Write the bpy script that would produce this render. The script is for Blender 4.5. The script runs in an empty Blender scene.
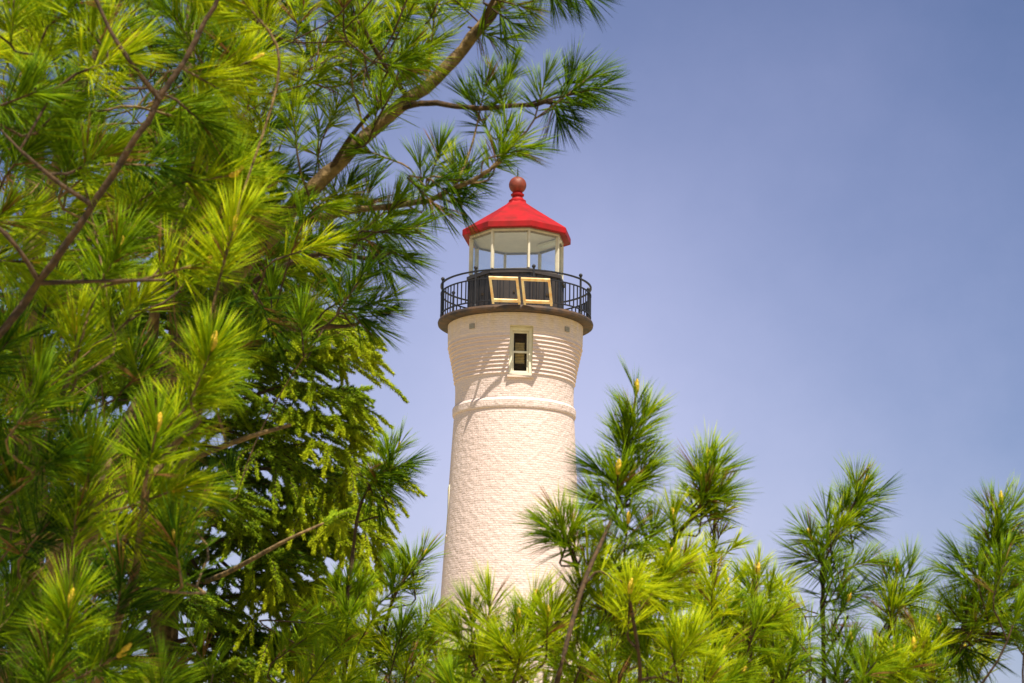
import bpy, bmesh, math, random
import numpy as np
from mathutils import Vector, Matrix

random.seed(7)
rng = np.random.default_rng(7)
scene = bpy.context.scene
COL = scene.collection
R_ = math.radians

# ------------------------------------------------------------------ camera
W, H = 1024, 683
FPX = 2440.0
PITCH, ROLL = R_(12.8), R_(0.9)
CAM = np.array([0.0, 0.0, 1.7])
FWD = np.array([0, math.cos(PITCH), math.sin(PITCH)])
R0 = np.array([1.0, 0, 0]); U0 = np.array([0, -math.sin(PITCH), math.cos(PITCH)])
RIGHT = R0 * math.cos(ROLL) + U0 * math.sin(ROLL)
UP = U0 * math.cos(ROLL) - R0 * math.sin(ROLL)
cd = bpy.data.cameras.new('camera'); cam = bpy.data.objects.new('camera', cd); COL.objects.link(cam)
cd.sensor_width = 36; cd.lens = 36 * FPX / W
cd.clip_start = 0.1; cd.clip_end = 6000
m = Matrix.Identity(4)
for i in range(3):
    m[i][0] = RIGHT[i]; m[i][1] = UP[i]; m[i][2] = -FWD[i]; m[i][3] = CAM[i]
cam.matrix_world = m
cd.dof.use_dof = True; cd.dof.focus_distance = 74.0; cd.dof.aperture_fstop = 27
scene.camera = cam

# ------------------------------------------------------------------ world, sun, exposure
SUN_EL, SUN_TH = R_(65), R_(20)          # height; angle to the right of the tower-to-camera direction
sun_dir = Vector((math.sin(SUN_TH) * math.cos(SUN_EL), -math.cos(SUN_TH) * math.cos(SUN_EL), math.sin(SUN_EL)))
world = bpy.data.worlds.new('World'); scene.world = world; world.use_nodes = True
wn = world.node_tree; wn.nodes.clear()
sky = wn.nodes.new('ShaderNodeTexSky'); sky.sky_type = 'NISHITA'; sky.sun_disc = False
sky.sun_elevation = SUN_EL; sky.sun_rotation = math.atan2(sun_dir.x, sun_dir.y)
sky.air_density = 1.0; sky.dust_density = 0.6; sky.ozone_density = 2.0
tint = wn.nodes.new('ShaderNodeMix'); tint.data_type = 'RGBA'; tint.blend_type = 'MULTIPLY'
tint.inputs[0].default_value = 1.0; tint.inputs[7].default_value = (1.12, 0.90, 1.0, 1)
bg = wn.nodes.new('ShaderNodeBackground'); bg.inputs[1].default_value = 0.092
wo = wn.nodes.new('ShaderNodeOutputWorld')
geo = wn.nodes.new('ShaderNodeTexCoord')
dp = wn.nodes.new('ShaderNodeVectorMath'); dp.operation = 'DISTANCE'
dp.inputs[1].default_value = (0.012, 0.978, 0.205)
nzs = wn.nodes.new('ShaderNodeTexNoise'); nzs.inputs['Scale'].default_value = 6.0; nzs.inputs['Detail'].default_value = 8; nzs.inputs['Roughness'].default_value = 0.62
wn.links.new(geo.outputs['Generated'], nzs.inputs['Vector'])
wn.links.new(geo.outputs['Generated'], dp.inputs[0])
adn = wn.nodes.new('ShaderNodeMath'); adn.operation = 'MULTIPLY_ADD'; adn.inputs[1].default_value = 0.17
wn.links.new(nzs.outputs[0], adn.inputs[0]); wn.links.new(dp.outputs['Value'], adn.inputs[2])
hz = wn.nodes.new('ShaderNodeMapRange'); hz.inputs[1].default_value = 0.10; hz.inputs[2].default_value = 0.36
wn.links.new(adn.outputs[0], hz.inputs[0])
hc = wn.nodes.new('ShaderNodeMix'); hc.data_type = 'RGBA'
hc.inputs[6].default_value = (1.56, 1.10, 1.10, 1); hc.inputs[7].default_value = (0.50, 0.52, 0.66, 1)
wn.links.new(hz.outputs[0], hc.inputs[0])
hz2 = wn.nodes.new('ShaderNodeMapRange'); hz2.inputs[1].default_value = 0.30; hz2.inputs[2].default_value = 0.75
wn.links.new(adn.outputs[0], hz2.inputs[0])
hd = wn.nodes.new('ShaderNodeMix'); hd.data_type = 'RGBA'; hd.inputs[7].default_value = (0.82, 0.74, 0.68, 1)
wn.links.new(hz2.outputs[0], hd.inputs[0]); wn.links.new(hc.outputs[2], hd.inputs[6]); wn.links.new(hd.outputs[2], tint.inputs[7])
wn.links.new(sky.outputs[0], tint.inputs[6]); wn.links.new(tint.outputs[2], bg.inputs[0]); wn.links.new(bg.outputs[0], wo.inputs[0])
sd = bpy.data.lights.new('sun', 'SUN'); sd.energy = 5.0; sd.angle = R_(0.5); sd.color = (1.0, 0.93, 0.80)
so = bpy.data.objects.new('sun', sd); COL.objects.link(so)
so.rotation_euler = sun_dir.to_track_quat('Z', 'Y').to_euler(); so.location = (20, -20, 40)
vs = scene.view_settings
vs.view_transform = 'Standard'; vs.look = 'None'; vs.gamma = 1; vs.use_curve_mapping = False
vs.exposure = 0.60
scene.cycles.max_bounces = 6; scene.cycles.transparent_max_bounces = 16
scene.cycles.diffuse_bounces = 3; scene.cycles.transmission_bounces = 4

# ------------------------------------------------------------------ helpers
def at(x, y, d):
    """photo pixel + depth in metres along the view axis -> world point"""
    return CAM + d * (FWD + (x - W / 2) / FPX * RIGHT - (y - H / 2) / FPX * UP)

def nrm(v):
    v = np.asarray(v, float); return v / (np.linalg.norm(v) + 1e-12)

def set_props(o, label=None, cat=None, group=None, kind=None):
    if label: o['label'] = label
    if cat: o['category'] = cat
    if group: o['group'] = group
    if kind: o['kind'] = kind
    return o

def empty(name, loc):
    o = bpy.data.objects.new(name, None); COL.objects.link(o); o.location = loc
    o.empty_display_size = 0.2
    return o

def link(name, mesh, mat, parent=None):
    if mat is not None and not mesh.materials: mesh.materials.append(mat)
    o = bpy.data.objects.new(name, mesh); COL.objects.link(o)
    if parent is not None:
        o.parent = parent
        base = parent
        off = Vector((0, 0, 0))
        while base is not None:
            off += base.location; base = base.parent
        o.location = -off             # meshes are written in world coordinates
    return o

def from_bm(name, bm, mat, parent=None, smooth=False):
    me = bpy.data.meshes.new(name)
    bmesh.ops.recalc_face_normals(bm, faces=bm.faces)
    bm.to_mesh(me); bm.free()
    if smooth:
        me.polygons.foreach_set('use_smooth', [True] * len(me.polygons))
    return link(name, me, mat, parent)

def from_np(name, verts, quads, tris, mat, parent=None, smooth=False, attr=None):
    me = bpy.data.meshes.new(name)
    nv = len(verts); nq = len(quads); nt = len(tris)
    me.vertices.add(nv); me.vertices.foreach_set('co', np.asarray(verts, np.float32).ravel())
    loops = np.concatenate([np.asarray(quads, np.int32).ravel(), np.asarray(tris, np.int32).ravel()])
    me.loops.add(len(loops)); me.loops.foreach_set('vertex_index', loops)
    starts = np.concatenate([np.arange(nq) * 4, nq * 4 + np.arange(nt) * 3]).astype(np.int32)
    me.polygons.add(nq + nt); me.polygons.foreach_set('loop_start', starts)
    try:
        me.polygons.foreach_set('loop_total', np.concatenate([np.full(nq, 4), np.full(nt, 3)]).astype(np.int32))
    except Exception:
        pass
    if smooth: me.polygons.foreach_set('use_smooth', np.ones(nq + nt, bool))
    me.update(calc_edges=True)
    if attr is not None:
        a = me.attributes.new('tone', 'FLOAT', 'POINT'); a.data.foreach_set('value', np.asarray(attr, np.float32))
    return link(name, me, mat, parent)

def mat(name):
    m = bpy.data.materials.new(name); m.use_nodes = True
    return m, m.node_tree.nodes, m.node_tree.links, m.node_tree.nodes['Principled BSDF']

def simple(name, col, rough=0.6, metal=0.0, noise=0.0, scale=8.0, bump=0.0, col2=None):
    m, n, l, p = mat(name)
    p.inputs['Roughness'].default_value = rough; p.inputs['Metallic'].default_value = metal
    tc = n.new('ShaderNodeTexCoord')
    nz = n.new('ShaderNodeTexNoise'); nz.inputs['Scale'].default_value = scale; nz.inputs['Detail'].default_value = 6
    l.new(tc.outputs['Object'], nz.inputs['Vector'])
    mx = n.new('ShaderNodeMix'); mx.data_type = 'RGBA'
    c2 = col2 if col2 else tuple(c * (1 - noise) for c in col)
    mx.inputs[6].default_value = (*c2, 1); mx.inputs[7].default_value = (*col, 1)
    rp = n.new('ShaderNodeMapRange'); rp.inputs[1].default_value = 0.35; rp.inputs[2].default_value = 0.65
    l.new(nz.outputs[0], rp.inputs[0]); l.new(rp.outputs[0], mx.inputs[0])
    l.new(mx.outputs[2], p.inputs['Base Color'])
    if bump:
        b = n.new('ShaderNodeBump'); b.inputs['Strength'].default_value = bump; b.inputs['Distance'].default_value = 0.02
        l.new(nz.outputs[0], b.inputs['Height']); l.new(b.outputs[0], p.inputs['Normal'])
    return m

# ------------------------------------------------------------------ materials
M = {}
M['ground'] = simple('grassy_sand', (0.44, 0.36, 0.24), 0.95, scale=0.35, bump=0.4, col2=(0.20, 0.19, 0.07))
M['roof'] = simple('red_roof_paint', (0.43, 0.010, 0.014), 0.55, scale=2.4, col2=(0.25, 0.014, 0.012), bump=0.15)
M['roof'].node_tree.nodes['Principled BSDF'].inputs['Specular IOR Level'].default_value = 0.2
M['ball'] = simple('weathered_red_ball', (0.25, 0.045, 0.020), 0.55, noise=0.35, scale=9)
M['iron'] = simple('black_iron', (0.022, 0.020, 0.024), 0.5, noise=0.4, scale=6)
M['darkwall'] = simple('dark_wall_paint', (0.060, 0.047, 0.042), 0.5, noise=0.25, scale=2.0)
M['rust'] = simple('rusty_deck', (0.040, 0.030, 0.028), 0.7, scale=3.0, col2=(0.115, 0.060, 0.028), bump=0.3)
M['cream'] = simple('cream_frame', (0.74, 0.66, 0.50), 0.55, noise=0.14, scale=5)
M['ceiling'] = simple('cream_ceiling', (0.94, 0.83, 0.64), 0.7, noise=0.08, scale=3)
M['copper'] = simple('bare_gold_frame', (0.98, 0.80, 0.48), 0.4, metal=0.1, scale=5, col2=(0.92, 0.52, 0.20))
M['panel'] = simple('dark_panel', (0.075, 0.062, 0.058), 0.4, noise=0.3, scale=2)
M['sash'] = simple('white_sash', (0.86, 0.78, 0.60), 0.5, noise=0.1, scale=8)
M['reveal'] = simple('yellowed_reveal', (0.76, 0.66, 0.45), 0.7, noise=0.15, scale=6)
M['vent'] = simple('grey_vent', (0.36, 0.31, 0.25), 0.7, noise=0.3, scale=20)
M['dark'] = simple('dark_inside', (0.05, 0.03, 0.014), 0.8)
M['blind'] = simple('pale_blind', (0.55, 0.48, 0.36), 0.7, noise=0.3, scale=12)
M['lampcase'] = simple('lamp_case', (0.92, 0.86, 0.66), 0.4, noise=0.1)

def glass_mat(name, tintc, refl, base=0.05):
    m, n, l, p = mat(name)
    n.remove(p)
    tr = n.new('ShaderNodeBsdfTransparent'); tr.inputs[0].default_value = (*tintc, 1)
    gl = n.new('ShaderNodeBsdfGlossy'); gl.inputs['Roughness'].default_value = 0.02
    fr = n.new('ShaderNodeLayerWeight'); fr.inputs[0].default_value = 0.25
    pw = n.new('ShaderNodeMath'); pw.operation = 'POWER'; pw.inputs[1].default_value = 3.0
    ml = n.new('ShaderNodeMath'); ml.operation = 'MULTIPLY_ADD'; ml.inputs[1].default_value = refl; ml.inputs[2].default_value = base
    l.new(fr.outputs['Facing'], pw.inputs[0])
    mx = n.new('ShaderNodeMixShader')
    l.new(pw.outputs[0], ml.inputs[0]); l.new(ml.outputs[0], mx.inputs[0]); l.new(tr.outputs[0], mx.inputs[1]); l.new(gl.outputs[0], mx.inputs[2])
    l.new(mx.outputs[0], n['Material Output'].inputs[0])
    return m
M['glass'] = glass_mat('lantern_glass', (0.96, 0.98, 0.98), 0.7, 0.09)
M['wglass'] = glass_mat('window_glass', (0.92, 0.88, 0.76), 0.08, 0.006)

def brick_mat():
    m, n, l, p = mat('painted_brick')
    uv = n.new('ShaderNodeUVMap'); uv.uv_map = 'UVMap'
    br = n.new('ShaderNodeTexBrick')
    br.inputs['Scale'].default_value = 1.0
    br.inputs['Brick Width'].default_value = 0.19; br.inputs['Row Height'].default_value = 0.068
    br.inputs['Mortar Size'].default_value = 0.010; br.inputs['Mortar Smooth'].default_value = 0.7
    br.inputs['Color1'].default_value = (1, 1, 1, 1); br.inputs['Color2'].default_value = (0.78, 0.78, 0.78, 1)
    br.inputs['Mortar'].default_value = (0.25, 0.25, 0.25, 1)
    nz0 = n.new('ShaderNodeTexNoise'); nz0.inputs['Scale'].default_value = 2.2; nz0.inputs['Detail'].default_value = 2
    vm = n.new('ShaderNodeVectorMath'); vm.operation = 'SCALE'; vm.inputs['Scale'].default_value = 0.07
    va = n.new('ShaderNodeVectorMath'); va.operation = 'ADD'
    l.new(uv.outputs[0], nz0.inputs['Vector']); l.new(nz0.outputs['Color'], vm.inputs[0])
    l.new(uv.outputs[0], va.inputs[0]); l.new(vm.outputs[0], va.inputs[1]); l.new(va.outputs[0], br.inputs['Vector'])
    nz = n.new('ShaderNodeTexNoise'); nz.inputs['Scale'].default_value = 5.5; nz.inputs['Detail'].default_value = 5
    l.new(uv.outputs[0], nz.inputs['Vector'])
    ad = n.new('ShaderNodeMath'); ad.operation = 'MULTIPLY_ADD'; ad.inputs[1].default_value = 3.2
    l.new(nz.outputs[0], ad.inputs[0]); l.new(br.outputs['Color'], ad.inputs[2])
    bp = n.new('ShaderNodeBump'); bp.inputs['Strength'].default_value = 0.58; bp.inputs['Distance'].default_value = 0.030
    l.new(ad.outputs[0], bp.inputs['Height']); l.new(bp.outputs[0], p.inputs['Normal'])
    # paint colour with patchy wear; rusty yellow runs from the deck near the top
    big = n.new('ShaderNodeTexNoise'); big.inputs['Scale'].default_value = 0.9; big.inputs['Detail'].default_value = 5
    l.new(uv.outputs[0], big.inputs['Vector'])
    mx = n.new('ShaderNodeMix'); mx.data_type = 'RGBA'
    mx.inputs[6].default_value = (0.75, 0.57, 0.505, 1); mx.inputs[7].default_value = (0.83, 0.665, 0.61, 1)
    l.new(big.outputs[0], mx.inputs[0])
    at_ = n.new('ShaderNodeAttribute'); at_.attribute_name = 'stain'
    st = n.new('ShaderNodeMapping'); st.inputs['Scale'].default_value = (2.2, 0.35, 1)
    sn = n.new('ShaderNodeTexNoise'); sn.inputs['Scale'].default_value = 2.0; sn.inputs['Detail'].default_value = 6
    l.new(uv.outputs[0], st.inputs[0]); l.new(st.outputs[0], sn.inputs['Vector'])
    mr = n.new('ShaderNodeMapRange'); mr.inputs[1].default_value = 0.3; mr.inputs[2].default_value = 0.75
    l.new(sn.outputs[0], mr.inputs[0])
    mu = n.new('ShaderNodeMath'); mu.operation = 'MULTIPLY'; l.new(mr.outputs[0], mu.inputs[0]); l.new(at_.outputs['Fac'], mu.inputs[1])
    m2 = n.new('ShaderNodeMix'); m2.data_type = 'RGBA'; m2.inputs[7].default_value = (0.78, 0.55, 0.22, 1)
    l.new(mu.outputs[0], m2.inputs[0]); l.new(mx.outputs[2], m2.inputs[6])
    # thin paint in the joints lets some of the grey mortar through
    m3 = n.new('ShaderNodeMix'); m3.data_type = 'RGBA'; m3.inputs[7].default_value = (0.60, 0.47, 0.38, 1)
    jf = n.new('ShaderNodeMath'); jf.operation = 'MULTIPLY'; jf.inputs[1].default_value = 0.08
    l.new(br.outputs['Fac'], jf.inputs[0]); l.new(jf.outputs[0], m3.inputs[0]); l.new(m2.outputs[2], m3.inputs[6])
    l.new(m3.outputs[2], p.inputs['Base Color']); p.inputs['Roughness'].default_value = 0.75
    return m
M['brick'] = brick_mat()

def leaf_mat(name, stops, transl, rough=0.5, spec=0.10):
    """needles: per-needle colour by island, plus a 'tone' attribute (0 old needles, painted shade .. 1 new growth, painted sun)"""
    m, n, l, p = mat(name)
    gi = n.new('ShaderNodeNewGeometry')
    at_ = n.new('ShaderNodeAttribute'); at_.attribute_name = 'tone'
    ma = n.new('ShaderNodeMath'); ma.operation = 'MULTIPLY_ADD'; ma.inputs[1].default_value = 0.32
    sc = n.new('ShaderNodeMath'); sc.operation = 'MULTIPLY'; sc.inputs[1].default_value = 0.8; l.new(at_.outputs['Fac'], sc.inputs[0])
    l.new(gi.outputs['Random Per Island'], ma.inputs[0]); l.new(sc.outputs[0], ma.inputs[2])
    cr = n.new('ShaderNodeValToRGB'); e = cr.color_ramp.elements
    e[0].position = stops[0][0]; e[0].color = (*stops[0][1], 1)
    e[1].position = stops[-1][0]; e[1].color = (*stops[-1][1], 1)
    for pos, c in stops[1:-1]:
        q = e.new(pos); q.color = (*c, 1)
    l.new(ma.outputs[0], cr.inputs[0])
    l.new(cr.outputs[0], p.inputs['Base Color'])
    p.inputs['Roughness'].default_value = rough; p.inputs['Specular IOR Level'].default_value = spec
    tr = n.new('ShaderNodeBsdfTranslucent')
    br = n.new('ShaderNodeMix'); br.data_type = 'RGBA'; br.blend_type = 'MULTIPLY'; br.inputs[0].default_value = 1
    br.inputs[7].default_value = (1.15, 1.2, 0.35, 1); l.new(cr.outputs[0], br.inputs[6]); l.new(br.outputs[2], tr.inputs[0])
    mx = n.new('ShaderNodeMixShader'); mx.inputs[0].default_value = transl
    l.new(p.outputs[0], mx.inputs[1]); l.new(tr.outputs[0], mx.inputs[2]); l.new(mx.outputs[0], n['Material Output'].inputs[0])
    return m
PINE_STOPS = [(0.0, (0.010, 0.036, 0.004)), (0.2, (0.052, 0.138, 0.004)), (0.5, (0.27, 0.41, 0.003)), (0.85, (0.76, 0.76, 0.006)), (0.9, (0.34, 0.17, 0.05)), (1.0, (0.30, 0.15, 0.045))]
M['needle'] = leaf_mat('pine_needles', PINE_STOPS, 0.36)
M['spruce'] = leaf_mat('spruce_needles', [(0.0, (0.025, 0.065, 0.010)), (0.24, (0.09, 0.18, 0.008)), (0.52, (0.30, 0.42, 0.010)), (0.85, (0.60, 0.64, 0.015))], 0.3)
M['bark'] = simple('pine_bark', (0.27, 0.17, 0.060), 0.9, scale=45, bump=0.9, col2=(0.075, 0.045, 0.018))
M['twig'] = simple('twig_bark', (0.10, 0.052, 0.018), 0.9, scale=70, bump=0.4, col2=(0.035, 0.020, 0.008))
M['candle'] = simple('pine_candle', (0.86, 0.55, 0.02), 0.6, scale=160, bump=0.5, col2=(0.55, 0.36, 0.02))

# ------------------------------------------------------------------ ground
bm = bmesh.new()
bmesh.ops.create_grid(bm, x_segments=60, y_segments=60, size=2500)
o = from_bm('ground', bm, M['ground']); set_props(o, kind='structure')

# ------------------------------------------------------------------ lighthouse
TY = 72.0
def ray_at_Y(x, y, Y=TY):
    d = FWD + (x - W / 2) / FPX * RIGHT - (y - H / 2) / FPX * UP
    return CAM + d * (Y / d[1])
AX = ray_at_Y(515.6, 318)[0]
def zy(y):                      # height on the tower axis seen at photo row y
    x = 515.6 - (y - 318) * 0.0157
    return ray_at_Y(x, y)[2]
def rp(px, y=318):              # px half-width at that row -> metres
    P = ray_at_Y(515.6, y); depth = float(np.dot(P - CAM, FWD))
    return px * depth / FPX
def pol(r, deg, z):             # deg: 0 faces the camera, + to the right
    a = R_(deg); return Vector((AX + r * math.sin(a), TY - r * math.cos(a), z))

LH = empty('lighthouse', (AX, TY, 0))
set_props(LH, 'tall white painted brick lighthouse with red octagonal roof and black iron gallery', 'lighthouse')

def lathe(bm, prof, seg=96, close=True, uv=False, deg0=0.0):
    """prof: (radius, z) list from bottom to top"""
    rings = []
    for r, z in prof:
        rings.append([bm.verts.new(pol(r, deg0 + 360 * k / seg, z)) for k in range(seg)])
    lay = bm.loops.layers.uv.new('UVMap') if uv else None
    for i in range(len(rings) - 1):
        for k in range(seg):
            k2 = (k + 1) % seg
            f = bm.faces.new((rings[i][k], rings[i][k2], rings[i + 1][k2], rings[i + 1][k]))
            if uv:
                ua, ub = 2.1 * 2 * math.pi * k / seg, 2.1 * 2 * math.pi * (k + 1) / seg
                for lp, (u, v) in zip(f.loops, ((ua, prof[i][1]), (ub, prof[i][1]), (ub, prof[i + 1][1]), (ua, prof[i + 1][1]))):
                    lp[lay].uv = (u, v)
    if close:
        bm.faces.new(list(reversed(rings[0]))); bm.faces.new(rings[-1])
    return rings

def ring_bar(bm, r, z, w, h, seg=96):      # flat ring bar of rectangular section
    prof = [(r - w / 2, z - h / 2), (r + w / 2, z - h / 2), (r + w / 2, z + h / 2), (r - w / 2, z + h / 2)]
    rings = [[bm.verts.new(pol(a, 360 * k / seg, b)) for k in range(seg)] for a, b in prof]
    for i in range(4):
        for k in range(seg):
            bm.faces.new((rings[i][k], rings[i][(k + 1) % seg], rings[(i + 1) % 4][(k + 1) % seg], rings[(i + 1) % 4][k]))

def box_dir(bm, c, ux, uy, uz, sx, sy, sz):
    """box centred at c, half sizes along unit axes"""
    ux, uy, uz, c = Vector(ux), Vector(uy), Vector(uz), Vector(c)
    v = [bm.verts.new(c + ux * (sx * i) + uy * (sy * j) + uz * (sz * k)) for i in (-1, 1) for j in (-1, 1) for k in (-1, 1)]
    for f in ((0, 1, 3, 2), (4, 6, 7, 5), (0, 4, 5, 1), (2, 3, 7, 6), (0, 2, 6, 4), (1, 5, 7, 3)):
        bm.faces.new([v[i] for i in f])

def frame_axes(deg):
    a = R_(deg); out = Vector((math.sin(a), -math.cos(a), 0)); side = Vector((math.cos(a), math.sin(a), 0))
    return side, out, Vector((0, 0, 1))

# tower profile -----------------------------------------------------
Z_DB, Z_DT = zy(327.6), zy(322.4)               # deck bottom / top
prof = [(rp(72, 628) + (zy(628) + 0.2) * 0.0535, -0.2)]
zb = zy(418)
n_b = 14
z_low = prof[0][1]
r_low = prof[0][0]
r_belt = rp(60.2, 418)
for k in range(1, n_b + 1):
    t = k / n_b
    prof.append((r_low + (r_belt - r_low) * t, z_low + (zb - z_low) * t))
# plain shaft above the belt up to the flare
prof += [(rp(59.4, 408), zy(408)), (rp(59.2, 395), zy(395)), (rp(59.6, 385.5), zy(385.5))]
# corbelled flare: ten clapboard-like courses
NC = 10
ys0, ys1 = 385.0, 346.5
for k in range(NC):
    ya, yb = ys0 + (ys1 - ys0) * k / NC, ys0 + (ys1 - ys0) * (k + 1) / NC
    ra = 59.8 + 7.2 * ((k + 0.55) / NC) ** 1.25; rb = 59.8 + 7.2 * ((k + 1) / NC) ** 1.25
    prof += [(rp(ra + 0.9, ya), zy(ya - 0.15)), (rp(rb - 0.3, yb), zy(yb + 0.2))]
prof += [(rp(67.4, 345), zy(346)), (rp(67.6, 335), zy(335)), (rp(67.6, 330), zy(327.9))]
bm = bmesh.new()
lathe(bm, prof, seg=128, uv=True)
me = bpy.data.meshes.new('tower'); bmesh.ops.recalc_face_normals(bm, faces=bm.faces); bm.to_mesh(me); bm.free()
me.materials.append(M['brick']); me.materials.append(M['reveal'])

WIN_DEG = 5.2
side, out, upv = frame_axes(WIN_DEG)
wz0, wz1 = zy(387.5), zy(340.3)            # opening, allowing for the near face standing ~14 px up the frame
wr = rp(61, 360)
wc = Vector((AX, TY, 0)) + out * wr
WW = rp(11.4)
def cut(me, deg, r, z0, z1, hw, depth):
    s, o_, u = frame_axes(deg)
    cb = bmesh.new()
    box_dir(cb, Vector((AX, TY, (z0 + z1) / 2)) + o_ * (r + 1.0 - depth / 2), s, o_, u, hw, 1.0 + depth / 2, (z1 - z0) / 2)
    bmesh.ops.recalc_face_normals(cb, faces=cb.faces)
    cm = bpy.data.meshes.new('cutter'); cb.to_mesh(cm); cb.free(); cm.materials.append(M['reveal'])
    co = bpy.data.objects.new('cutter', cm); to = bpy.data.objects.new('tower_raw', me)
    COL.objects.link(co); COL.objects.link(to)
    md = to.modifiers.new('cut', 'BOOLEAN'); md.operation = 'DIFFERENCE'; md.object = co; md.solver = 'EXACT'
    try: md.material_mode = 'TRANSFER'
    except Exception: pass
    dg = bpy.context.evaluated_depsgraph_get(); dg.update()
    res = bpy.data.meshes.new_from_object(to.evaluated_get(dg), preserve_all_data_layers=True, depsgraph=dg)
    bpy.data.objects.remove(to); bpy.data.objects.remove(co)
    return res
me = cut(me, WIN_DEG, wr, wz0, wz1, WW, 0.42)
SIDE_DEG = -86
sz0, sz1 = zy(538), zy(488)
me = cut(me, SIDE_DEG, rp(65), sz0, sz1, 0.33, 0.3)
a = me.attributes.new('stain', 'FLOAT', 'POINT')
ztop = zy(329); zst = zy(354)
a.data.foreach_set('value', [max(0.0, min(1.0, (v.co.z - zst) / (ztop - zst))) ** 1.3 * 0.85 for v in me.vertices])
me.name = 'tower'
link('tower', me, M['brick'], LH)

# belt course
bm = bmesh.new()
lathe(bm, [(rp(59.4), zy(419)), (rp(60.6), zy(418.6)), (rp(61.2), zy(417)), (rp(61.3), zy(411.4)), (rp(60.5), zy(409.8)), (rp(59.3), zy(408.6))], seg=128, close=False, uv=True)
o = from_bm('belt_course', bm, M['brick'], LH)
o.data.attributes.new('stain', 'FLOAT', 'POINT')

# vents
for dx in (-42.5, 50.5):
    deg = math.degrees(math.asin(dx / 67.6))
    s, o_, u = frame_axes(deg)
    bm = bmesh.new()
    box_dir(bm, Vector((AX, TY, zy(338.8))) + o_ * rp(67.6), s, o_, u, rp(3.1), 0.02, rp(2.5))
    from_bm('vent', bm, M['vent'], LH)

# windows ------------------------------------------------------------
def window(deg, r, z0, z1, hw, inset, sill_w):
    s, o_, u = frame_axes(deg)
    ctr = Vector((AX, TY, 0)) + o_ * (r - inset)
    zc, hh = (z0 + z1) / 2, (z1 - z0) / 2
    fr = bmesh.new(); fw = hw * 0.27
    for sg in (-1, 1):
        box_dir(fr, ctr + s * (sg * (hw - fw / 2 - 0.003)) + u * zc, s, o_, u, fw / 2, 0.06, hh - 0.004)
    box_dir(fr, ctr + u * (z1 - fw / 2 - 0.003), s, o_, u, hw - fw - 0.004, 0.06, fw / 2)
    box_dir(fr, ctr + u * (z0 + fw / 2 + 0.003), s, o_, u, hw - fw - 0.004, 0.06, fw / 2)
    w = from_bm('window', fr, M['sash'], LH)
    ihw, iz0, iz1 = hw - fw - 0.004, z0 + fw + 0.006, z1 - fw - 0.006
    zm = (iz0 + iz1) / 2
    for (a0, a1, dep) in ((iz0, zm + 0.02, 0.0), (zm - 0.02, iz1, 0.045)):
        sb = bmesh.new(); sw = hw * 0.16
        c0 = ctr - o_ * (0.035 + dep) + u * ((a0 + a1) / 2); h2 = (a1 - a0) / 2
        for sg in (-1, 1):
            box_dir(sb, c0 + s * (sg * (ihw - sw / 2)), s, o_, u, sw / 2, 0.02, h2)
        for sg in (-1, 1):
            box_dir(sb, c0 + u * (sg * (h2 - sw / 2)), s, o_, u, ihw - sw - 0.001, 0.02, sw / 2)
        from_bm('sash', sb, M['sash'], w)
        pb = bmesh.new(); box_dir(pb, c0, s, o_, u, ihw - sw + 0.004, 0.004, h2 - sw + 0.004)
        from_bm('pane', pb, M['wglass'], w)
    # dark board paints in the room's shade; slatted blind over part of each sash
    bb = bmesh.new(); box_dir(bb, ctr - o_ * 0.24 + u * zc, s, o_, u, hw - 0.01, 0.012, hh - 0.01)
    from_bm('backing', bb, M['dark'], w)
    bl = bmesh.new()
    prev = None
    for k in range(15):
        c = ctr - o_ * (0.17 + 0.02 * (k % 2)) + u * (zm - 0.32 + k * 0.045)
        row = (bl.verts.new(c - s * ihw * 0.55), bl.verts.new(c + s * ihw * 0.55))
        if prev: bl.faces.new((prev[0], prev[1], row[1], row[0]))
        prev = row
    from_bm('blind', bl, M['blind'], w)
    sb = bmesh.new(); box_dir(sb, ctr + o_ * (inset * 0.5 - 0.02) + u * (z0 - 0.040), s, o_, u, sill_w, inset * 0.5 + 0.035, 0.036)
    bmesh.ops.bevel(sb, geom=sb.edges[:], offset=0.012, segments=2, affect='EDGES')
    from_bm('sill', sb, M['brick_sill'], w)
    return w
M['brick_sill'] = simple('painted_sill', (0.80, 0.61, 0.51), 0.7, noise=0.1, scale=4)
window(WIN_DEG, wr, wz0, wz1, WW, 0.14, WW + 0.05)
window(SIDE_DEG, rp(65), sz0, sz1, 0.33, 0.10, 0.40)

# gallery deck -------------------------------------------------------
bm = bmesh.new()
lathe(bm, [(rp(66), Z_DB), (rp(76.0), Z_DB + 0.004), (rp(77.4), Z_DB + 0.03), (rp(77.8), Z_DB + 0.09), (rp(77.2), Z_DT - 0.02), (rp(76.4), Z_DT)], seg=128)
deck = from_bm('gallery_deck', bm, M['rust'], LH)

# lantern: octagon ----------------------------------------------------
A0 = 14.5
def octv(r, z): return [pol(r, A0 + 45 * k, z) for k in range(8)]
def oct_solid(bm, prof):
    rings = [[bm.verts.new(v) for v in octv(r, z)] for r, z in prof]
    for i in range(len(rings) - 1):
        for k in range(8):
            bm.faces.new((rings[i][k], rings[i][(k + 1) % 8], rings[i + 1][(k + 1) % 8], rings[i + 1][k]))
    bm.faces.new(list(reversed(rings[0]))); bm.faces.new(rings[-1])
RL = rp(49.5)
Z_SILL, Z_HEAD = zy(279), zy(242.3)
bm = bmesh.new()
oct_solid(bm, [(RL, Z_DT - 0.02), (RL, Z_SILL - 0.16), (RL + 0.05, Z_SILL - 0.155), (RL + 0.05, Z_SILL - 0.06), (RL + 0.02, Z_SILL - 0.055), (RL - 0.06, Z_SILL)])
lw = from_bm('lantern_wall', bm, M['darkwall'], LH)
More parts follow.
